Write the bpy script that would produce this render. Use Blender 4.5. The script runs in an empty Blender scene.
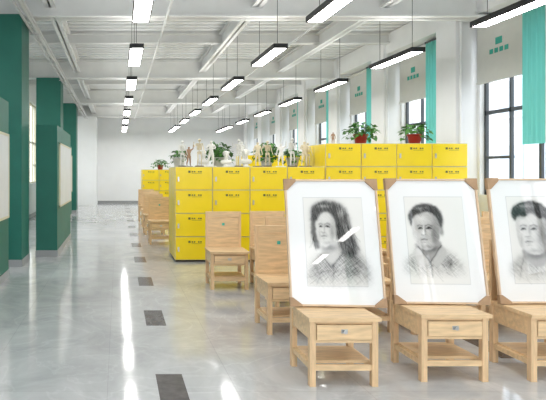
import bpy, math, random
import numpy as np
from mathutils import Vector, Matrix
random.seed(7); rng=np.random.default_rng(3)
S=bpy.context.scene
S.view_settings.view_transform='Standard'

# ---------------- materials ----------------
def mat(name,col,rough=.5,metal=0,emit=None,es=0,noise=0,nscale=8,bump=0,coat=0,stretch=None,trans=0):
    m=bpy.data.materials.new(name); m.use_nodes=True
    nt=m.node_tree; b=nt.nodes['Principled BSDF']
    b.inputs['Base Color'].default_value=(*col,1); b.inputs['Roughness'].default_value=rough
    b.inputs['Metallic'].default_value=metal; b.inputs['Coat Weight'].default_value=coat
    if trans:b.inputs['Transmission Weight'].default_value=trans
    if emit:
        b.inputs['Emission Color'].default_value=(*emit,1); b.inputs['Emission Strength'].default_value=es
    if noise or bump:
        tc=nt.nodes.new('ShaderNodeTexCoord'); mp=nt.nodes.new('ShaderNodeMapping')
        if stretch: mp.inputs['Scale'].default_value=stretch
        n=nt.nodes.new('ShaderNodeTexNoise'); n.inputs['Scale'].default_value=nscale; n.inputs['Detail'].default_value=5
        nt.links.new(tc.outputs['Object'],mp.inputs[0]); nt.links.new(mp.outputs[0],n.inputs['Vector'])
        if noise:
            r=nt.nodes.new('ShaderNodeValToRGB')
            r.color_ramp.elements[0].position=.3; r.color_ramp.elements[1].position=.7
            r.color_ramp.elements[0].color=(*[c*(1-noise) for c in col],1)
            r.color_ramp.elements[1].color=(*[min(1,c*(1+noise*.5)) for c in col],1)
            nt.links.new(n.outputs[0],r.inputs[0]); nt.links.new(r.outputs[0],b.inputs['Base Color'])
        if bump:
            bp=nt.nodes.new('ShaderNodeBump'); bp.inputs['Strength'].default_value=bump; bp.inputs['Distance'].default_value=.01
            nt.links.new(n.outputs[0],bp.inputs['Height']); nt.links.new(bp.outputs[0],b.inputs['Normal'])
    return m
M={}
M['wall']=mat('wall_paint',(.86,.87,.875),.6,noise=.03,nscale=3)
M['litwall']=mat('wall_paint_lit_copy',(.90,.91,.92),.6,noise=.02,nscale=3)  # wall paint copy, lightened in colour to offset dim light at the far end
M['deck']=mat('deck_metal',(.78,.79,.79),.5,noise=.04,nscale=2)
M['steel']=mat('beam_paint',(.83,.83,.82),.5,noise=.04,nscale=4)
M['green']=mat('green_paint',(.013,.148,.108),.5,noise=.10,nscale=3)
M['board']=mat('display_board',(.72,.74,.75),.4,noise=.04,nscale=3)
M['base']=mat('baseboard_grey',(.34,.35,.36),.4,noise=.05)
M['yellow']=mat('locker_yellow',(.98,.73,.008),.3,noise=.04,nscale=3)
M['lgrey']=mat('locker_frame',(.66,.62,.46),.4,noise=.04)
M['ink']=mat('label_ink',(.11,.11,.03),.5,noise=.05)
M['dark']=mat('eye_socket_dark',(.05,.04,.03),.6,noise=.05)
M['wood']=mat('pine_wood',(.80,.57,.33),.45,noise=.20,nscale=7,stretch=(1,6,6))
M['wood2']=mat('pine_wood_vertical',(.79,.55,.32),.45,noise=.20,nscale=7,stretch=(6,6,1))
M['frame']=mat('frame_wood',(.66,.48,.32),.4,noise=.12,nscale=10)
M['corner']=mat('corner_protector',(.40,.25,.14),.6,noise=.15,nscale=20)
M['metal']=mat('knob_metal',(.55,.55,.55),.3,1,noise=.05)
M['black']=mat('black_plastic',(.012,.012,.014),.4,noise=.1)
M['lampemit']=mat('lamp_diffuser',(.9,.9,.9),.5,emit=(1,.985,.96),es=23,noise=.01)
M['upglow']=mat('added_ceiling_glow',(.9,.9,.9),.5,emit=(1,.985,.96),es=9.5,noise=.01)  # added glow for the unseen lamp tops, brightens the ceiling
M['wframe']=mat('window_frame_dark',(.06,.07,.08),.4,noise=.1)
M['teal']=mat('teal_curtain',(.22,.66,.58),.8,noise=.08,nscale=6,stretch=(8,8,.5))
def translucent(m,col,f):
    nt=m.node_tree; b=nt.nodes['Principled BSDF']; o=nt.nodes['Material Output']
    t=nt.nodes.new('ShaderNodeBsdfTranslucent'); t.inputs[0].default_value=(*col,1)
    x=nt.nodes.new('ShaderNodeMixShader'); x.inputs[0].default_value=f
    nt.links.new(b.outputs[0],x.inputs[1]); nt.links.new(t.outputs[0],x.inputs[2]); nt.links.new(x.outputs[0],o.inputs['Surface'])
translucent(M['teal'],(.22,.72,.64),.35)
M['blind']=mat('white_blind',(.70,.70,.66),.8,noise=.03)
M['logo']=mat('teal_logo',(.05,.42,.34),.7,noise=.05)
M['pot']=mat('red_pot',(.42,.03,.015),.35,noise=.15)
M['potw']=mat('white_pot',(.7,.7,.66),.35,noise=.05)
M['soil']=mat('soil',(.05,.03,.02),.9,noise=.3,nscale=30)
M['leaf']=mat('leaf_green',(.06,.22,.025),.45,noise=.5,nscale=9)
M['stem']=mat('stem_green',(.08,.22,.05),.6,noise=.2)
M['bone']=mat('bone_plaster',(.76,.66,.46),.5,noise=.12,nscale=25)
M['plaster']=mat('white_plaster',(.84,.83,.78),.55,noise=.08,nscale=25)
M['bronze']=mat('muscle_brown',(.42,.25,.15),.5,noise=.3,nscale=30)
M['darkbase']=mat('stand_base',(.05,.035,.03),.4,noise=.1)
M['inlay']=mat('dark_inlay',(.11,.10,.10),.15,noise=.3,nscale=14)
M['pipe']=mat('conduit',(.6,.6,.6),.35,.1,noise=.05)
M['bldg']=mat('building_render',(.76,.79,.83),.7,noise=.06,nscale=.5)
M['bwin']=mat('building_glass',(.48,.56,.64),.3,noise=.15,nscale=1)
M['court']=mat('courtyard_paving',(.34,.35,.34),.8,noise=.15,nscale=.6)
def floor_mat():
    m=bpy.data.materials.new('polished_marble_tile'); m.use_nodes=True; nt=m.node_tree; N=nt.nodes; L=nt.links
    b=N['Principled BSDF']; b.inputs['Roughness'].default_value=.09; b.inputs['IOR'].default_value=1.65
    tc=N.new('ShaderNodeTexCoord')
    n=N.new('ShaderNodeTexNoise'); n.inputs['Scale'].default_value=1.4; n.inputs['Detail'].default_value=9; n.inputs['Roughness'].default_value=.65; n.inputs['Distortion'].default_value=1.6
    L.new(tc.outputs['Object'],n.inputs['Vector'])
    r=N.new('ShaderNodeValToRGB'); e=r.color_ramp.elements
    e[0].position=.28; e[0].color=(.41,.42,.43,1); e[1].position=.72; e[1].color=(.60,.61,.62,1)
    x=e.new(.5); x.color=(.51,.52,.53,1)
    L.new(n.outputs[0],r.inputs[0])
    n2=N.new('ShaderNodeTexNoise'); n2.inputs['Scale'].default_value=.9; n2.inputs['Detail'].default_value=6; n2.inputs['Distortion'].default_value=2.5
    L.new(tc.outputs['Object'],n2.inputs['Vector'])
    v=N.new('ShaderNodeValToRGB'); e=v.color_ramp.elements
    e[0].position=.48; e[0].color=(1,1,1,1); e[1].position=.52; e[1].color=(1,1,1,1); q=e.new(.5); q.color=(1.10,1.10,1.10,1)
    L.new(n2.outputs[0],v.inputs[0])
    m0=N.new('ShaderNodeMix'); m0.data_type='RGBA'; m0.blend_type='MULTIPLY'; m0.inputs[0].default_value=1
    L.new(r.outputs[0],m0.inputs[6]); L.new(v.outputs[0],m0.inputs[7])
    br=N.new('ShaderNodeTexBrick'); br.offset=0; br.inputs['Scale'].default_value=1
    br.inputs['Brick Width'].default_value=.8; br.inputs['Row Height'].default_value=.8; br.inputs['Mortar Size'].default_value=.002
    br.inputs['Color1'].default_value=(1,1,1,1); br.inputs['Color2'].default_value=(.95,.95,.95,1); br.inputs['Mortar'].default_value=(.8,.8,.8,1)
    mp=N.new('ShaderNodeMapping'); mp.inputs['Location'].default_value=(-.335+.4,.0,0)
    L.new(tc.outputs['Object'],mp.inputs[0]); L.new(mp.outputs[0],br.inputs['Vector'])
    mx=N.new('ShaderNodeMix'); mx.data_type='RGBA'; mx.blend_type='MULTIPLY'; mx.inputs[0].default_value=1
    L.new(m0.outputs[2],mx.inputs[6]); L.new(br.outputs['Color'],mx.inputs[7]); L.new(mx.outputs[2],b.inputs['Base Color'])
    return m
M['floor']=floor_mat()
def attr_mat():
    m=bpy.data.materials.new('pencil_drawing_under_glass'); m.use_nodes=True; nt=m.node_tree; b=nt.nodes['Principled BSDF']
    a=nt.nodes.new('ShaderNodeVertexColor'); a.layer_name='Col'
    nt.links.new(a.outputs[0],b.inputs['Base Color']); b.inputs['Roughness'].default_value=.6
    b.inputs['Specular IOR Level'].default_value=.2
    b.inputs['Coat Weight'].default_value=1; b.inputs['Coat Roughness'].default_value=.015
    return m
M['draw']=attr_mat()

# ---------------- mesh builder ----------------
class MB:
    def __init__(s): s.v=[];s.f=[];s.mi=[];s.sm=[];s.ms=[]
    def mid(s,k):
        if k not in s.ms:s.ms.append(k)
        return s.ms.index(k)
    def add(s,vs,fs,k,smooth=False,T=None):
        o=len(s.v)
        if T is not None: vs=[tuple(T@Vector(p)) for p in vs]
        s.v+=[tuple(p) for p in vs]; i=s.mid(k)
        for f in fs: s.f.append([o+a for a in f]); s.mi.append(i); s.sm.append(smooth)
    def box(s,x0,x1,y0,y1,z0,z1,k,T=None):
        vs=[(x0,y0,z0),(x1,y0,z0),(x1,y1,z0),(x0,y1,z0),(x0,y0,z1),(x1,y0,z1),(x1,y1,z1),(x0,y1,z1)]
        s.add(vs,[(3,2,1,0),(4,5,6,7),(0,1,5,4),(1,2,6,5),(2,3,7,6),(3,0,4,7)],k,T=T)
    def tube(s,p,q,r0,r1,k,n=10,caps=True):
        p=Vector(p);q=Vector(q);d=(q-p).normalized()
        a=d.orthogonal().normalized();b=d.cross(a)
        vs=[];
        for c,r in((p,r0),(q,r1)):
            for i in range(n):
                t=2*math.pi*i/n; vs.append(c+a*math.cos(t)*r+b*math.sin(t)*r)
        s.add(vs,[(i,(i+1)%n,n+(i+1)%n,n+i) for i in range(n)],k,True)
        if caps: s.add(vs,[tuple(range(n))[::-1],tuple(range(n,2*n))],k)
    def path(s,pts,r,k,n=8):
        for a,b in zip(pts[:-1],pts[1:]): s.tube(a,b,r,r,k,n)
    def ell(s,c,r,k,n=12,m=8,T=None):
        vs=[];fs=[]
        for j in range(m+1):
            ph=math.pi*j/m
            for i in range(n):
                t=2*math.pi*i/n
                vs.append((c[0]+r[0]*math.sin(ph)*math.cos(t),c[1]+r[1]*math.sin(ph)*math.sin(t),c[2]+r[2]*math.cos(ph)))
        for j in range(m):
            for i in range(n):
                fs.append((j*n+i,(j+1)*n+i,(j+1)*n+(i+1)%n,j*n+(i+1)%n))
        s.add(vs,fs,k,True,T)
    def lathe(s,prof,k,n=20,c=(0,0,0)):
        vs=[];fs=[]
        for r,z in prof:
            for i in range(n):
                t=2*math.pi*i/n; vs.append((c[0]+r*math.cos(t),c[1]+r*math.sin(t),c[2]+z))
        for j in range(len(prof)-1):
            for i in range(n): fs.append((j*n+i,j*n+(i+1)%n,(j+1)*n+(i+1)%n,(j+1)*n+i))
        s.add(vs,fs,k,True)
    def mesh(s,name):
        me=bpy.data.meshes.new(name); me.from_pydata(s.v,[],s.f)
        for k in s.ms: me.materials.append(M[k])
        me.polygons.foreach_set('material_index',s.mi); me.polygons.foreach_set('use_smooth',s.sm)
        me.update(); return me
def obj(name,me,loc=(0,0,0),rz=0,bevel=0,parent=None):
    if isinstance(me,MB): me=me.mesh(name)
    o=bpy.data.objects.new(name,me); S.collection.objects.link(o); o.location=loc; o.rotation_euler=(0,0,rz)
    if bevel:
        b=o.modifiers.new('bevel','BEVEL'); b.width=bevel; b.segments=2; b.limit_method='ANGLE'
    if parent: o.parent=parent
    return o

# ---------------- camera ----------------
F=520.; H=1.35
cam=bpy.data.cameras.new('camera'); co=bpy.data.objects.new('camera',cam); S.collection.objects.link(co)
cam.sensor_width=36; cam.lens=36*F/546; co.location=(0,0,H); co.rotation_euler=(math.pi/2,0,0)
cam.shift_x=155/546; cam.shift_y=-28/546; cam.clip_end=200
S.camera=co

# ---------------- room shell ----------------
XL,XR,Y0,Y1,ZC=-2.6,5.6,-9.0,22.6,4.08
b=MB(); b.box(XL-.2,XR+.2,Y0,Y1+.2,-.15,0,'floor'); obj('floor',b)
b=MB()
for i in range(-5,12):
    y=3.22+1.6*i
    b.box(.25,.425,y-.25,y+.25,-.01,.0015,'inlay')
    b.box(2.78,2.955,y+.55,y+1.05,-.01,.0015,'inlay')
obj('floor_inlay_tiles',b)
b=MB(); vs=[];fs=[]; y=Y0; k=0
while y<Y1+.2:
    for yy,z in((y,0),(y+.11,0),(y+.13,.055),(y+.2,.055),(y+.22,0)):
        vs+=[(XL-.2,yy,ZC+z),(XR+.2,yy,ZC+z)]
    y+=.22
n=len(vs)//2
fs=[(2*i,2*i+1,2*i+3,2*i+2) for i in range(n-1)]
b.add(vs,fs,'deck'); b.box(XL-.2,XR+.2,Y0,Y1+.2,ZC+.06,ZC+.2,'deck'); obj('ceiling',b)
b=MB(); b.box(XL-.2,XR+.2,Y1,Y1+.2,0,ZC,'litwall'); obj('wall_back',b)
b=MB(); b.box(XL,-.88,21,Y1-.001,0,3.6,'litwall'); obj('wall_alcove',b)
b=MB(); b.box(XL,XL+.015,Y0,21,0,.1,'base'); obj('baseboard_left',b)
b=MB(); b.box(-.88,XR,Y1-.015,Y1,0,.1,'base'); obj('baseboard_back',b)
wins=[(8.05+2.2*k-1.6,8.05+2.2*k) for k in range(-7,7)]
ZB,ZT=1.0,3.45
pts=[Y0]+[a for w in wins for a in w]+[Y1]
for nm,xa,xb in (('wall_right',XR,XR+.2),('wall_left',XL-.2,XL)):
    b=MB(); b.box(xa,xb,Y0,Y1,0,ZB,'wall'); b.box(xa,xb,Y0,Y1,ZT,ZC,'wall')
    for i in range(0,len(pts),2): b.box(xa,xb,pts[i],pts[i+1],ZB,ZT,'wall')
    obj(nm,b)
b=MB(); b.box(XR-.015,XR,Y0,Y1,0,.1,'base'); obj('baseboard_right',b)
wn=0
def window(x0,x1,a,c,fk):
    global wn; wn+=1
    b=MB(); t=.045
    b.box(x0,x1,a,c,ZB,ZB+t,fk); b.box(x0,x1,a,c,ZT-t,ZT,fk); b.box(x0,x1,a,a+t,ZB,ZT,fk); b.box(x0,x1,c-t,c,ZB,ZT,fk)
    b.box(x0,x1,a,c,2.23,2.285,fk)
    for q in (1/3,2/3):
        ym=a+(c-a)*q; b.box(x0,x1,ym-.02,ym+.02,ZB,ZT,fk)
    b.box(x0-.01,x1+.01,c-.55,c-.02,1.55,1.59,fk)
    obj('window_%d'%wn,b)
for i,(a,c) in enumerate(wins):
    window(XR+.07,XR+.11,a,c,'wframe'); window(XL-.12,XL-.06,a,c,'lgrey')
    b=MB(); n=28; vs=[]
    for j in range(n+1):
        yy=a+.02+.56*j/n; xx=XR-.13+.03*math.sin(j*1.6)
        vs+=[(xx,yy,1.72),(xx,yy,3.62)]
    b.add(vs,[(2*j,2*j+2,2*j+3,2*j+1) for j in range(n)],'teal',True)
    b.box(XR-.15,XR,a,a+.59,3.62,3.65,'wframe')
    obj('curtain',b)
    b=MB(); s0=a+.66
    b.box(XR-.06,XR-.05,s0,c-.03,2.72,3.6,'blind'); b.box(XR-.075,XR-.035,s0,c-.03,2.69,2.72,'blind'); b.tube((XR-.055,s0,3.62),(XR-.055,c-.03,3.62),.035,.035,'blind')
    yc=(s0+c)/2
    for j in range(4): b.box(XR-.064,XR-.06,yc-.2+.1*j,yc-.13+.1*j,3.1,3.17,'logo')
    b.box(XR-.064,XR-.06,yc-.08,yc+.05,3.22,3.32,'logo')
    obj('roller_blind',b)
for k in range(-7,7):
    y=8.1+2.2*k
    b=MB(); b.box(5.26,XR,y,y+.5,0,ZC,'wall'); b.box(5.25,XR,y-.01,y+.51,0,.1,'base'); 
    b.tube((5.32,y-.03,0),(5.32,y-.03,ZC),.02,.02,'wall'); obj('wall_pilaster',b)
for y in (-6.7,-1.9,2.9,7.7,12.7,17.3):
    b=MB(); b.box(-1.95,-1.37,y-.3,y+.3,0,3.6,'green'); b.box(-1.96,-1.36,y-.31,y+.31,0,.1,'base')
    obj('green_column',b)
def part(y0,y1,x0,x1,h):
    b=MB(); b.box(x0,x1,y0,y1,0,h,'green'); b.box(x0-.008,x1+.008,y0-.008,y1+.008,0,.1,'base')
    b.box(x1,x1+.02,y0+.25,y1-.1,.8,1.8,'board')
    b.box(x1,x1+.026,y0+.22,y0+.25,.77,1.83,'lgrey'); b.box(x1,x1+.026,y1-.1,y1-.07,.77,1.83,'lgrey')
    b.box(x1,x1+.026,y0+.22,y1-.07,.77,.8,'lgrey'); b.box(x1,x1+.026,y0+.22,y1-.07,1.8,1.83,'lgrey')
    obj('display_partition',b)
part(8.3,10.6,-1.31,-.97,2.1)
part(4.2,6.7,-1.75,-1.41,2.25)
part(13.2,15.6,-1.75,-1.39,2.1)
def ibeam(b,axis,c,lo,hi,z0,z1,w):
    t=.025
    for (a0,a1,zz0,zz1) in ((-w/2,w/2,z0,z0+t),(-w/2,w/2,z1-t,z1),(-.012,.012,z0,z1)):
        if axis=='x': b.box(lo,hi,c+a0,c+a1,zz0,zz1,'steel')
        else: b.box(c+a0,c+a1,lo,hi,zz0,zz1,'steel')
for y in (-6.7,-1.9,2.9,7.7,12.7,17.3,21.6):
    b=MB(); ibeam(b,'x',y,XL,XR,3.62,4.07,.24); obj('ceiling_beam',b)
for x in (-1.0,2.05,3.95):
    b=MB(); ibeam(b,'y',x,Y0,Y1,3.78,4.06,.16); obj('ceiling_joist',b)
b=MB(); b.box(5.3,XR-.001,Y0,Y1,3.68,4.07,'wall'); obj('edge_beam',b)
for y in (5.3,10.2,15.0,19.5):
    b=MB(); ibeam(b,'x',y,XL,XR,3.86,4.07,.14); obj('ceiling_purlin',b)
b=MB()
for dx,dz in((-1.24,3.5),(-1.32,3.5),(-1.24,3.57)):
    b.tube((dx,Y0,dz),(dx,Y1-1.7,dz),.022,.022,'pipe')
for y in range(-8,21,2): b.box(-1.36,-1.21,y,y+.03,3.46,3.475,'pipe')
obj('conduit_pipes',b)
b=MB()
for x in (.7,3.0):
    b.tube((x,Y0,3.58),(x,Y1,3.58),.018,.018,'steel')
obj('cable_conduit',b)

# ---------------- lamps ----------------
b=MB(); w,l=.095,.60
b.box(-w,w,-l,l,.02,.065,'black')
b.box(-w,-w+.012,-l,l,0,.02,'black'); b.box(w-.012,w,-l,l,0,.02,'black'); b.box(-w,w,-l,-l+.012,0,.02,'black'); b.box(-w,w,l-.012,l,0,.02,'black')
b.add([(-w+.012,-l+.012,.006),(w-.012,-l+.012,.006),(w-.012,l-.012,.006),(-w+.012,l-.012,.006)],[(3,2,1,0)],'lampemit')
b.add([(-w+.015,-l+.015,.067),(w-.015,-l+.015,.067),(w-.015,l-.015,.067),(-w+.015,l-.015,.067)],[(0,1,2,3)],'upglow')  # upward-facing glow sheet, added to throw light on the deck
for yy in (-.45,.45):
    b.tube((0,yy,.065),(0,yy,1.07),.0035,.0035,'black',6); b.box(-.02,.02,yy-.02,yy+.02,.065,.08,'metal')
lm=b.mesh('pendant_lamp')
for x,dy in ((.25,0),(2.17,0),(4.12,.2)):
    for k in range(-5,8): obj('pendant_lamp',lm,(x,min(5.15+2.38*k+dy,20.9),3.0))  # last lamp of each row is added, to brighten the far wall

# ---------------- lockers ----------------
def locker(x0,y0,nc,nr,cw,rh=.35,depth=.9):
    b=MB(); W=nc*cw; Ht=nr*rh+.03
    b.box(0,W,0.004,depth-.004,.03,Ht,'lgrey'); b.box(.02,W-.02,.03,depth-.03,0,.03,'darkbase')
    b.box(-.004,0,.01,depth/2-.01,.04,Ht-.01,'yellow'); b.box(-.004,0,depth/2+.01,depth-.01,.04,Ht-.01,'yellow')
    b.box(W,W+.004,.01,depth-.01,.04,Ht-.01,'yellow')
    for side in (0,1):
        for c in range(nc):
            for r in range(nr):
                g=.008
                xa,xb=c*cw+g,(c+1)*cw-g; za,zb=.03+r*rh+g,.03+(r+1)*rh-g
                T=None if side==0 else Matrix.Translation((W,depth,0))@Matrix.Rotation(math.pi,4,'Z')
                b.box(xa,xb,-.014,.004,za,zb,'yellow',T)
                b.box(xa+.03,xa+.055,-.022,-.014,za+.12,za+.19,'metal',T)
                zl=zb-.085; xs=xa+.19
                b.box(xs,xs+.033,-.016,-.014,zl,zl+.033,'ink',T)
                for q in range(5):
                    if q==2: continue
                    b.box(xs+.05+q*.032,xs+.072+q*.032,-.016,-.014,zl+.006,zl+.027,'ink',T)
                b.box(xs+.05,xs+.2,-.016,-.014,zl-.012,zl-.007,'ink',T)
    return obj('locker_cabinet',b,(x0,y0,0),bevel=.003)
locker(.855,7.8,4,4,.561)
locker(3.112,7.8,4,5,.5315)
locker(.80,17.2,4,4,.56)
locker(3.2,13.2,3,5,.56)

# ---------------- chairs ----------------
def chair_mesh():
    b=MB(); w,d=.215,.19; t=.038
    for sx in (-1,1):
        x0=sx*w if sx<0 else w-t
        b.box(x0,x0+t,-d,-d+t,0,.415,'wood2'); b.box(x0,x0+t,d-t,d,0,.415,'wood2')
        b.box(x0+.006,x0+t-.006,-d+t,d-t,.10,.135,'wood'); b.box(x0+.008,x0+t-.008,-d+t,d-t,.29,.415,'wood')
    b.box(-w+t,w-t,-d+.005,-d+.03,.395,.415,'wood'); b.box(-w+t,w-t,-d+.005,-d+.03,.275,.292,'wood')
    b.box(-w+t+.004,w-t-.004,-d-.004,-d+.02,.296,.391,'wood')
    b.box(-w+t,w-t,d-.03,d-.008,.29,.415,'wood')
    b.box(-w+t,w-t,-d+.006,-d+.03,.10,.135,'wood'); b.box(-w+t,w-t,d-.03,d-.006,.10,.135,'wood')
    b.box(-w+t-.01,w-t+.01,-.13,.13,.128,.145,'wood')
    b.tube((0,-d-.022,.35),(0,-d-.004,.35),.012,.008,'metal',12); b.box(-.02,.02,-d-.006,-d-.003,.337,.363,'metal')
    b.box(-w-.012,w+.012,-d-.02,d-.022,.415,.438,'wood')
    for sx in (-1,1):
        x0=-w if sx<0 else w-.03
        b.box(x0,x0+.03,d-.022,d,.415,.87,'wood2')
    b.box(-w+.03,w-.03,d-.018,d-.004,.46,.83,'wood'); b.box(-w+.03,w-.03,d-.024,d+.002,.80,.87,'wood')
    b.box(-w+.03,w-.03,d-.024,d+.002,.438,.47,'wood')
    b.box(-.016,.016,d-.0195,d-.018,.70,.73,'logo')
    return b.mesh('drawing_chair')
cm=chair_mesh()
def chair(x,y,rz=0):
    return obj('drawing_chair',cm,(x,y,0),rz,bevel=.003)
for x in (1.42,2.165,2.87): chair(x,3.455 if x<1.5 else 3.53)
for x,y,r in ((1.45,4.5,.03),(2.10,4.55,0),(2.66,4.5,.0),(3.27,4.55,-.03),(3.85,4.5,0),
    (1.28,6.15,0),(1.84,6.2,.05),(2.4,6.15,0),(2.95,6.2,0),(3.5,6.15,0),(4.1,6.2,0),(4.65,6.15,0),
    (1.78,5.35,0),(2.45,5.35,0),(3.1,5.4,0),(3.8,5.35,0),
    (.80,9.85,0),(.78,11.3,0.05),(.80,12.8,0),(.78,14.3,0),
    (4.45,4.55,0)): chair(x,y,r)

# ---------------- framed portraits ----------------
def canvas(u0,v0,wpx,hpx,sc=2.8):
    nx=int(wpx*sc);ny=int(hpx*sc)
    U=u0+(np.arange(nx)+.5)/sc; V=v0+(np.arange(ny)+.5)/sc
    return np.meshgrid(U,V)
def sm(d,e): return 1/(1+np.exp(np.clip(d/e,-40,40)))
def blur(A,n=1):
    for _ in range(n):
        B=np.pad(A,1,mode='edge')
        A=(B[:-2,1:-1]+B[2:,1:-1]+B[1:-1,:-2]+B[1:-1,2:]+2*B[1:-1,1:-1])/6
    return A
class P:
    def __init__(s,U,V):
        s.D=np.zeros_like(U)
        a=blur(rng.normal(0,1,U.shape),30); c=blur(rng.normal(0,1,U.shape),30)
        s.U=U+a/a.std()*.2; s.V=V+c/c.std()*.2
        s.tex={}
    def strokes(s,ang,L=14,key=None):
        k=(round(ang,2),L)
        if k in s.tex:return s.tex[k]
        N=rng.normal(0,1,s.U.shape); A=np.zeros_like(N)
        for i in range(-L//2,L//2+1):
            A+=np.roll(np.roll(N,int(round(i*math.cos(ang))),1),int(round(i*math.sin(ang))),0)
        A/=A.std(); s.tex[k]=A; return A
    def ell(s,cx,cy,rx,ry,a=0,e=.08):
        c,n=math.cos(a),math.sin(a);x=s.U-cx;y=s.V-cy
        X=(x*c+y*n)/rx;Y=(-x*n+y*c)/ry
        return sm(np.sqrt(X*X+Y*Y)-1,e)
    def g(s,cx,cy,rx,ry,a=0):
        c,n=math.cos(a),math.sin(a);x=s.U-cx;y=s.V-cy
        return np.exp(-(((x*c+y*n)/rx)**2+((-x*n+y*c)/ry)**2))
    def poly(s,pts,e=.8):
        for _ in range(2):
            q=[]
            for i in range(len(pts)):
                a=pts[i];c=pts[(i+1)%len(pts)]
                q+=[(a[0]*.75+c[0]*.25,a[1]*.75+c[1]*.25),(a[0]*.25+c[0]*.75,a[1]*.25+c[1]*.75)]
            pts=q
        x,y=s.U,s.V; d=np.full(x.shape,1e9); ins=np.zeros(x.shape,bool)
        n=len(pts)
        for i in range(n):
            ax,ay=pts[i];bx,by=pts[(i+1)%n]
            ex,ey=bx-ax,by-ay; t=np.clip(((x-ax)*ex+(y-ay)*ey)/(ex*ex+ey*ey+1e-9),0,1)
            d=np.minimum(d,np.hypot(x-ax-t*ex,y-ay-t*ey))
            if ay!=by:
                c=((ay>y)!=(by>y))&(x<(bx-ax)*(y-ay)/(by-ay)+ax); ins^=c
        return sm(np.where(ins,-d,d),e*.4)
    def line(s,pts,w,e=.22):
        d=np.full(s.U.shape,1e9)
        for (ax,ay),(bx,by) in zip(pts[:-1],pts[1:]):
            ex,ey=bx-ax,by-ay; t=np.clip(((s.U-ax)*ex+(s.V-ay)*ey)/(ex*ex+ey*ey),0,1)
            d=np.minimum(d,np.hypot(s.U-ax-t*ex,s.V-ay-t*ey))
        return sm(d-w,e)
    def put(s,m,v,a=1): s.D=s.D*(1-m*a)+v*m*a
    def add(s,m,v): s.D=s.D+m*v
    def grain(s,m,v,ang,L=14): s.D=s.D+m*v*s.strokes(ang,L)
    def wisps(s,n,x0,y0,x1,y1,ang,L,v):
        for _ in range(n):
            x=rng.uniform(x0,x1); y=rng.uniform(y0,y1); a=ang+rng.normal(0,.25); l=L*rng.uniform(.5,1.2)
            s.add(s.line([(x,y),(x+l*math.cos(a)*.5,y+l*math.sin(a)*.5+.4),(x+l*math.cos(a),y+l*math.sin(a))],.12,.2),v*rng.uniform(.5,1))
def face(p,cx,w,h,turn,eyeY,mask):
    def A(m,v): p.add(m*mask,v)
    off=abs(turn)/w
    for sx in (-1,1):
        fs=(1-off*1.2) if sx==np.sign(turn) else 1.
        ex=cx+turn+sx*w*.42*fs; ew=w*.20*fs
        A(p.g(ex,eyeY-h*.03,ew*1.6,h*.08),.24)
        A(p.line([(ex-ew,eyeY+h*.01),(ex-ew*.3,eyeY-h*.03),(ex+ew*.5,eyeY-h*.025),(ex+ew,eyeY+h*.012)],.26,.28),.55)
        A(p.g(ex+turn*.12,eyeY,ew*.55,h*.035),.5)
        A(p.line([(ex-ew*1.3,eyeY-h*.12),(ex-ew*.1,eyeY-h*.165),(ex+ew*1.4,eyeY-h*.115)],.38,.4),.42)
    nx=cx+turn*1.6
    A(p.g(nx+w*.20,eyeY+h*.08,w*.10,h*.17),.20)
    A(p.line([(nx-w*.14,eyeY+h*.29),(nx-w*.02,eyeY+h*.32),(nx+w*.18,eyeY+h*.29)],.28,.35),.38)
    A(p.g(nx+w*.08,eyeY+h*.38,w*.18,h*.045),.14)
    mx=cx+turn*1.3
    A(p.line([(mx-w*.26,eyeY+h*.50),(mx-w*.04,eyeY+h*.49),(mx+w*.28,eyeY+h*.505)],.24,.32),.52)
    A(p.g(mx,eyeY+h*.465,w*.23,h*.03),.24); A(p.g(mx,eyeY+h*.55,w*.18,h*.03),.18)
    A(p.g(mx,eyeY+h*.63,w*.20,h*.03),.18)
    A(p.line([(nx+w*.3,eyeY+h*.31),(mx+w*.45,eyeY+h*.48)],.2,.6),.14)
    A(p.g(cx+w*.66,eyeY+h*.28,w*.26,h*.40),.26)
    A(p.g(cx-w*.72,eyeY+h*.42,w*.12,h*.25),.14); A(p.g(cx+w*.15,eyeY+h*.84,w*.5,h*.08),.20)
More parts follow.
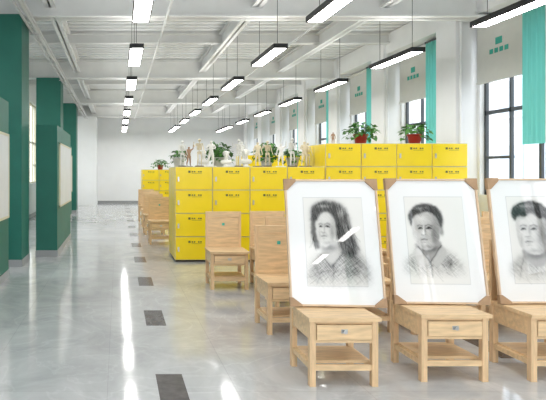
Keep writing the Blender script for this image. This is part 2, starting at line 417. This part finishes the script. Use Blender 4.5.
def portrait(kind,u0):
    U,V=canvas(u0,181,92,122); p=P(U,V)
    if kind==0:
        m=p.poly([(299,286),(303,268),(311,257),(324,252),(342,249),(357,256),(364,270),(364,290),(330,292)],5)
        fade=np.clip((290-V)/20,0,1)
        p.put(m*fade,.42); p.grain(m*fade,.12,.9,22); p.grain(m*fade,.08,-.6,16)
        p.add(m*fade*p.g(348,262,9,10),.2); p.add(m*fade*p.g(310,272,4,12),.15); p.add(fade*p.line([(327,264),(325,288)],.5,.5),.25)
        p.wisps(26,298,270,350,284,-.6,14,.2)
        p.put(p.poly([(316,242),(331,239),(336,253),(326,266),(316,256)],1.6),.24); p.add(p.g(324,248,7,3.2),.32)
        p.add(p.line([(315,255),(325,267),(338,253)],.7,.5),.32)
        hair=p.poly([(309,228),(306.5,215),(309,206),(319,201),(332,201.5),(342,207),(346,217),(347,230),(352,241),(355,252),(347,259),(336,253),(331,236),(327,214),(315,213),(312,222)],2.6)
        p.put(hair,.84); p.grain(hair,.12,1.4,26)
        p.add(hair*p.g(338,214,4,5,.5),-.32); p.add(hair*p.g(343,233,2,10),-.28); p.add(hair*p.g(350,248,4,7),-.22)
        p.wisps(26,338,226,352,248,1.2,12,.35)
        p.put(p.poly([(307,220),(311,213),(312.5,228),(313.5,240),(315,249),(309.5,249),(306,233)],1.8),.74); p.wisps(8,306,232,310,244,1.7,9,.3)
        f=p.poly([(311.5,218),(316,209),(327,209),(332,219),(332,233),(328,242),(320,248.5),(314.8,243),(312.2,236),(311,227)],1.2)
        p.put(f,.10); p.grain(f,.02,.8)
        p.add(f*sm(-(U-329),1.6),.2)
        face(p,321.5,9.4,19.5,-1.9,227,f)
        fr=p.poly([(308,221),(310,207),(321,201.5),(333,206),(336,226),(330,217),(324,211),(317,213.5),(312.5,222)],1.6); p.put(fr,.84); p.grain(fr,.10,1.3,18)
        p.add(fr*p.g(321,206.5,6,1.8),-.3)
    elif kind==1:
        m=p.poly([(398,278),(403,260),(414,253),(438,250),(453,256),(461,267),(464,281),(430,284)],4)
        fade=np.clip((281-V)/16,0,1)
        p.put(m*fade,.26); p.grain(m*fade,.12,.8,22); p.grain(m*fade,.07,-.6,16); p.wisps(24,402,262,452,274,.9,10,.25)
        p.add(m*fade*p.g(446,264,7,8),.22); p.add(fade*p.line([(409,262),(413,276)],.5,.6),.25); p.add(fade*p.line([(449,262),(446,276)],.5,.6),.25)
        p.put(p.poly([(414,243),(439,240),(442,253),(430,265),(418,260),(413,252)],1.6),.46); p.add(p.g(428,250.5,9,3),.36)
        p.put(p.poly([(410,253),(416.5,248),(428,264),(417,271)],1.2),.16); p.put(p.poly([(440,246),(447,254),(435,271),(428,263)],1.2),.28)
        p.add(p.line([(416.5,249),(427.5,264),(440,247)],.4,.35),.45); p.add(p.line([(428,264),(428.5,278)],.3,.4),.4)
        hair=p.poly([(411,229),(408.5,218),(413,210),(422,205),(434,205),(442.5,211),(445,222),(442,233),(438,224),(430,215),(419,216),(414,222)],1.5)
        p.put(hair,.86); p.grain(hair,.08,.9,14)
        f=p.poly([(412,222),(417,212),(431,211),(440,220),(441,233),(438,244),(430,252),(421,252),(415,246),(411.8,234)],1.2)
        p.put(f,.24); p.grain(f,.035,.8)
        p.add(f*sm(-(U-434),2.4),.28); p.add(f*p.g(422,220,5,3),-.12); p.add(f*p.g(420,237,2.5,2.5),-.10); p.add(f*p.g(423.5,232,1,5),-.12)
        p.put(p.ell(442,233,1.9,4,0,.2),.45)
        face(p,426,11.8,22,-2.0,230,f)
        h2=p.poly([(409.5,223),(411,211),(424,205.3),(440,208),(444,227),(439,217),(431,212.5),(422,214.5),(415,217)],1.6)
        p.put(h2,.86); p.grain(h2,.09,1.2,14); p.add(h2*p.g(422,209.5,6,1.6),-.25); p.wisps(12,411,208,436,212,.9,6,.3)
    else:
        m=p.poly([(501,280),(507,263),(521,257),(545,255),(562,262),(570,284),(536,290)],4)
        fade=np.clip((287-V)/22,0,1)
        p.put(m*fade,.3); p.grain(m*fade,.12,.8,22); p.wisps(24,505,266,560,280,.9,10,.25)
        p.add(m*fade*p.line([(520,258),(512,284)],.6,.5),.25); p.add(m*fade*p.line([(532,268),(531,288)],.5,.5),.25)
        p.put(p.poly([(518,246),(547,244),(551,259),(536,271),(521,264)],1.6),.44); p.add(p.g(533,257,10,4),.32)
        hair=p.poly([(516,224),(511,215),(516,207),(529,202),(544,204),(553,212),(556,226),(552,236),(545,224),(530,216),(518,218)],1.6)
        p.put(hair,.88); p.grain(hair,.1,.6,12); p.wisps(22,514,206,550,214,.5,7,.35)
        f=p.poly([(515.5,221),(521,211),(538,211),(549,220),(551,236),(547,249),(536,258),(525,255),(516.8,248),(514.8,235)],1.2)
        p.put(f,.20); p.grain(f,.035,.8); p.add(f*sm(-(U-542),2.4),.28)
        p.put(p.ell(551.5,236,2,4.6,0,.2),.4)
        face(p,530.5,14.5,26,-2.6,231,f)
        h2=p.poly([(513,222),(513,208),(530,202),(548,206),(553.5,227),(546,218),(541,221),(533,213),(526,219.5),(519,217)],1.6)
        p.put(h2,.88); p.grain(h2,.12,.9,12); p.add(h2*p.g(527,208,7,2),-.28)
    D=p.D+rng.normal(0,.02,p.D.shape)*(p.D>.03)
    D=np.clip(D,0,.94)
    lu=U-u0; lv=V-181
    paper=(lu>17)&(lu<77)&(lv>17)&(lv<104)
    base=np.where(paper,.74,.79)
    edge=(lu>16.4)&(lu<77.6)&(lv>16.4)&(lv<104.6)&~paper
    base=np.where(edge,.60,base)
    tint=np.stack([np.where(paper,1,1.),np.where(paper,.985,1.),np.where(paper,.95,1.)],-1)
    return base[...,None]*tint*((1-D)**1.55)[...,None]
def framed(kind,x0,u0,y0,top_shift=.15,yaw=0):
    W,Hh=.632,.868
    ang=math.atan2(top_shift,.85)
    root=bpy.data.objects.new('framed_portrait_drawing',None); S.collection.objects.link(root)
    root.location=(x0,y0,.4445); root.rotation_euler=(-ang,0,yaw)
    b=MB(); t=.013
    b.box(0,W,.004,.012,0,Hh,'frame')
    b.box(0,t,-.012,.004,0,Hh,'frame'); b.box(W-t,W,-.012,.004,0,Hh,'frame'); b.box(t,W-t,-.012,.004,0,t,'frame'); b.box(t,W-t,-.012,.004,Hh-t,Hh,'frame')
    obj('frame',b,parent=root,bevel=.002)
    b=MB(); c=.08
    for sx,sz in((0,0),(1,0),(0,1),(1,1)):
        X=-.003 if not sx else W+.003; Z=-.003 if not sz else Hh+.003; dx=-c if sx else c; dz=-c if sz else c
        if not sz: dz*=.75
        tri=[(X,Z),(X+dx,Z),(X+dx,Z+dz*.25),(X+dx*.25,Z+dz),(X,Z+dz)]
        n=len(tri); vs=[(a,-.0155,q) for a,q in tri]+[(a,.015,q) for a,q in tri]
        fs=[tuple(range(n)),tuple(range(n,2*n))[::-1]]+[(i,(i+1)%n,n+(i+1)%n,n+i) for i in range(n)]
        b.add(vs,fs,'corner')
    obj('corner_protectors',b,parent=root)
    C=portrait(kind,u0); ny,nx=C.shape[:2]
    xs=np.linspace(t,W-t,nx); zs=np.linspace(Hh-t,t,ny)
    XX,ZZ=np.meshgrid(xs,zs); co=np.stack([XX,np.full_like(XX,-.002),ZZ],-1).reshape(-1,3)
    idx=np.arange(nx*ny).reshape(ny,nx)
    fs=np.stack([idx[1:,:-1],idx[1:,1:],idx[:-1,1:],idx[:-1,:-1]],-1).reshape(-1,4)
    me=bpy.data.meshes.new('drawing'); me.from_pydata(co.tolist(),[],fs.tolist())
    at=me.color_attributes.new('Col','FLOAT_COLOR','POINT')
    at.data.foreach_set('color',np.concatenate([C.reshape(-1,3),np.ones((nx*ny,1))],1).astype(np.float32).ravel())
    me.materials.append(M['draw']); obj('drawing',me,parent=root)
framed(0,1.165,283,3.515,.166,-.055)
framed(1,1.905,389,3.585,.15,-.05)
framed(2,2.63,491,3.585,.13,0)

# ---------------- plants ----------------
def plant(x,y,z,sp=.24,nl=130,hh=.22,seed=0,pk='pot'):
    R=random.Random(seed); b=MB()
    b.lathe([(0,0),(.07,0),(.078,.01),(.1,.13),(.112,.13),(.112,.155),(.098,.155),(.095,.13),(0,.13)],pk)
    b.lathe([(0,.137),(.093,.137)],'soil')
    for i in range(nl):
        a=R.uniform(0,2*math.pi); r=sp*math.sqrt(R.uniform(.02,1)); 
        zt=.15+hh*(1-(r/sp)**2*.75)*R.uniform(.35,1)
        if r>sp*.75 and R.random()<.4: zt-=.10
        tip=Vector((r*math.cos(a),r*math.sin(a),max(.09,zt)))
        base=Vector((.04*math.cos(a),.04*math.sin(a),.14)); mid=(base+tip)/2+Vector((0,0,.05))
        if i%2==0: b.path([base,mid,tip],.0025,'stem',5)
        L=R.uniform(.05,.085); Wd=L*.42
        d=Vector((math.cos(a+R.uniform(-.7,.7)),math.sin(a+R.uniform(-.7,.7)),R.uniform(-.8,.35))).normalized()
        s_=d.cross(Vector((0,0,1))).normalized(); s_=(s_+Vector((0,0,R.uniform(-.5,.5)))).normalized(); n_=s_.cross(d).normalized()
        pr=[(0,0),(.08,.7),(.3,1),(.6,.75),(.85,.3),(1,0)]
        vs=[];
        for t,w_ in pr:
            c=tip+d*(t*L)+n_*(-.25*L*t*t); vs+=[c-s_*w_*Wd+n_*.006*w_, c, c+s_*w_*Wd+n_*.006*w_]
        fs=[]
        for j in range(5): fs+=[(3*j,3*j+1,3*j+4,3*j+3),(3*j+1,3*j+2,3*j+5,3*j+4)]
        b.add(vs,fs,'leaf',True)
    return obj('potted_pothos',b,(x,y,z))
T2=5*.35+.031; T1=4*.35+.031
plant(3.78,8.1,T2,seed=1); plant(4.62,8.1,T2,.2,100,.2,seed=2)
plant(1.64,8.48,T1,.21,190,.28,3,'potw'); plant(2.42,8.48,T1,.21,190,.28,4,'potw'); plant(2.86,8.52,T1,.14,80,.18,8,'potw')
plant(1.42,17.5,T1,.28,110,.22,seed=5); plant(1.0,8.52,T1,.13,50,.14,6,'potw')

# ---------------- anatomical models ----------------
def skeleton(x,y,z,h=.36,rz=0,seed=0,k='bone'):
    R=random.Random(seed); b=MB(); s=h/1.0
    b.lathe([(0,0),(.16,0),(.16,.03),(.14,.04),(0,.04)],'darkbase',16)
    b.tube((0,.05,.03),(0,.03,.55),.008,.008,'metal',6)
    b.ell((0,0,.945),(.056,.066,.058),k); b.ell((0,-.03,.905),(.033,.033,.033),k); b.box(-.022,.022,-.062,-.02,.87,.89,k)
    for sx in (-1,1): b.ell((sx*.02,-.062,.935),(.011,.01,.011),'dark',8,6)
    b.ell((0,-.063,.912),(.006,.008,.009),'dark',6,5)
    for i in range(14): b.ell((0,.02,.50+i*.028),(.018,.018,.014),k,8,5)
    for i in range(8):
        zz=.80-i*.026; rx=.06+.034*math.sin((i+1)/8*2.2); pts=[]
        for j in range(13):
            t=-math.pi/2+.35+(2*math.pi-.7)*j/12
            pts.append((rx*math.cos(t),.0+.05*math.sin(t),zz-.02*(1-math.sin(t))/2))
        b.path(pts,.0085,k,5)
    b.box(-.012,.012,-.053,-.042,.66,.80,k)
    b.path([(-.11,0,.82),(-.05,-.03,.825),(0,-.04,.81),(.05,-.03,.825),(.11,0,.82)],.013,k,6)
    for sx in (-1,1):
        b.ell((sx*.045,.01,.50),(.045,.025,.05),k,10,6); b.path([(sx*.04,0,.46),(0,-.03,.455)],.012,k,6)
        hip=Vector((sx*.06,0,.47)); kn=Vector((sx*.065,-.02-R.uniform(0,.03),.26)); an=Vector((sx*.065,R.uniform(-.01,.02),.06))
        b.tube(hip,kn,.022,.017,k,8); b.ell(kn,(.025,.025,.025),k,8,6); b.tube(kn,an,.019,.013,k,8)
        b.tube(kn+Vector((sx*.014,.01,0)),an+Vector((sx*.012,.005,0)),.008,.008,k,6)
        b.ell((an.x,an.y-.03,.05),(.022,.045,.014),k,8,5)
        sh=Vector((sx*.115,0,.81)); up=R.random()<.4
        el=sh+Vector((sx*(.09 if up else .03),-.02,-.10 if up else -.16)); wr=el+Vector((sx*.02,-.06,.12 if up else -.13))
        b.ell(sh,(.026,.026,.026),k,8,6); b.ell((sx*.07,.045,.77),(.033,.006,.045),k,8,5)
        b.tube(sh,el,.017,.014,k,8); b.ell(el,(.018,)*3,k,8,6); b.tube(el,wr,.014,.011,k,8); 
        dd=(wr-el).normalized()
        for q in range(5): b.tube(wr,wr+dd*(.05+.006*(q%3))+Vector(((q-2)*.009,(q-2)*.004,0)),.005,.004,k,5)
    o=obj('skeleton_model',b,(x,y,z),rz); o.scale=(s,s,s); return o
def ecorche(x,y,z,h=.34,rz=0,k='plaster',pose=0):
    J=[('pel',(0,0,.52),.075,None),('wa',(0,0,.60),.062,'pel'),('ch',(0,-.005,.72),.088,'wa'),('nk',(0,0,.82),.035,'ch'),('hd',(0,-.01,.88),.045,'nk'),('tp',(0,-.01,.94),.045,'hd')]
    for n,sx in(('l',-1),('r',1)):
        J+=[('s'+n,(sx*.10,0,.78),.04,'ch')]
        if (pose==1 and n=='r'): J+=[('e'+n,(sx*.2,-.03,.84),.028,'s'+n),('w'+n,(sx*.2,-.05,.98),.018,'e'+n),('h'+n,(sx*.19,-.06,1.04),.018,'w'+n)]
        elif pose==2: J+=[('e'+n,(sx*.17,-.05,.68),.028,'s'+n),('w'+n,(sx*.07,-.13,.64),.018,'e'+n),('h'+n,(sx*.03,-.15,.65),.018,'w'+n)]
        else: J+=[('e'+n,(sx*.15,.01,.63),.028,'s'+n),('w'+n,(sx*.17,-.04,.50),.018,'e'+n),('h'+n,(sx*.165,-.06,.44),.018,'w'+n)]
        st=.05 if (n=='l' and pose) else 0
        J+=[('p'+n,(sx*.055,0,.47),.06,'pel'),('k'+n,(sx*(.07+st*.3),-st,.27),.036,'p'+n),('c'+n,(sx*(.072+st*.5),.005,.19),.034,'k'+n),('a'+n,(sx*(.075+st*.5),0,.07),.018,'c'+n),('f'+n,(sx*(.085+st*.5),-.07,.045),.018,'a'+n)]
    ids={j[0]:i for i,j in enumerate(J)}
    me=bpy.data.meshes.new('body'); me.from_pydata([j[1] for j in J],[(ids[j[3]],ids[j[0]]) for j in J if j[3]],[])
    root=bpy.data.objects.new('anatomical_figurine',None); S.collection.objects.link(root)
    root.location=(x,y,z); root.rotation_euler=(0,0,rz); root.scale=(h,h,h)
    o=obj('body',me,parent=root); me.materials.append(M[k])
    sk=o.modifiers.new('skin','SKIN'); sk.use_smooth_shade=True
    for i,j in enumerate(J):
        r=j[2]; me.skin_vertices[0].data[i].radius=(r*(1.15 if j[0] in('ch','pel') else 1),r*.85 if j[0] in('ch','pel') else r)
    me.skin_vertices[0].data[0].use_root=True
    o.modifiers.new('ss','SUBSURF').levels=2; o.modifiers['ss'].render_levels=2
    b=MB(); b.lathe([(0,0),(.19,0),(.19,.03),(0,.03)],'darkbase' if k!='plaster' else 'plaster',16)
    b.ell((0,-.05,.90),(.012,.016,.016),k,8,6)
    for sx in(-1,1): b.ell((sx*.045,-.01,.905),(.008,.014,.02),k,8,6)
    obj('base_and_face',b,parent=root)
def bust(x,y,z,h=.3,rz=0):
    b=MB(); k='plaster'
    b.lathe([(0,0),(.24,0),(.24,.05),(.16,.08),(.13,.16),(0,.16)],k,18)
    b.ell((0,.0,.30),(.36,.19,.17),k,18,10); b.tube((0,.01,.38),(0,-.01,.62),.13,.115,k,16)
    b.ell((0,-.01,.78),(.155,.19,.21),k,18,12); b.ell((0,.03,.86),(.185,.20,.16),k,16,10)
    b.tube((0,-.20,.80),(0,-.235,.71),.018,.035,k,8); b.ell((0,-.16,.62),(.06,.05,.05),k,10,8)
    b.ell((0,-.19,.665),(.045,.02,.014),k,8,6)
    for s in (-1,1):
        b.ell((s*.155,.01,.76),(.02,.04,.06),k,8,6); b.ell((s*.06,-.175,.835),(.05,.025,.014),k,8,6); b.ell((s*.06,-.165,.80),(.028,.02,.018),k,8,6)
    for i in range(22):
        a=i*2.4; r=.17; b.ell((r*math.cos(a),.04+.17*math.sin(a)*(1 if math.sin(a)>-.4 else .9),.90+.05*math.sin(i)),(.05,.05,.045),k,8,6)
    o=obj('plaster_bust',b,(x,y,z),rz); o.scale=(h,h,h)
skeleton(.99,8.0,T1,.40,.2,1,'plaster'); skeleton(1.25,7.98,T1,.43,.1,2); ecorche(1.12,8.22,T1,.34,.3,'bronze',1)
ecorche(1.43,7.98,T1,.42,-.3,'plaster',2); skeleton(1.86,8.0,T1,.42,-.2,3,'plaster'); ecorche(2.02,8.5,T1,.44,.2,'plaster',0)
ecorche(2.14,7.97,T1,.40,.1,'bone',0); skeleton(2.30,8.0,T1,.40,0,4); ecorche(2.50,7.98,T1,.38,-.2,'plaster',1)
skeleton(2.68,8.0,T1,.44,.2,5,'plaster'); ecorche(2.86,7.98,T1,.41,0,'bone',2); skeleton(2.99,8.2,T1,.38,0,6)
bust(1.34,8.18,T1,.26,.2); bust(2.0,8.14,T1,.27,-.2); bust(1.66,7.98,T1,.24,-.1)
ecorche(3.35,8.1,T2,.2,0,'bronze',0)

# ---------------- outside ----------------
b=MB(); b.box(XR+.3,60,-30,70,-.6,-.2,'court'); b.box(-40,XL-.3,-30,70,-.6,-.2,'court'); obj('courtyard_ground',b)
b=MB(); b.box(20,30,-10,60,-.2,14,'bldg')
for i in range(28):
    for j in range(4):
        y=-8+i*2.4; z=.9+j*3.3
        b.box(19.93,20,y,y+1.5,z,z+1.8,'bwin'); b.box(19.88,19.94,y+.72,y+.78,z,z+1.8,'bldg'); b.box(19.8,20,y-.1,y+1.6,z-.12,z,'bldg')
obj('neighbouring_building',b)

# ---------------- world ----------------
w=bpy.data.worlds.new('sky'); S.world=w; w.use_nodes=True
bg=w.node_tree.nodes['Background']; bg.inputs[0].default_value=(.92,.96,1,1); bg.inputs[1].default_value=3.9
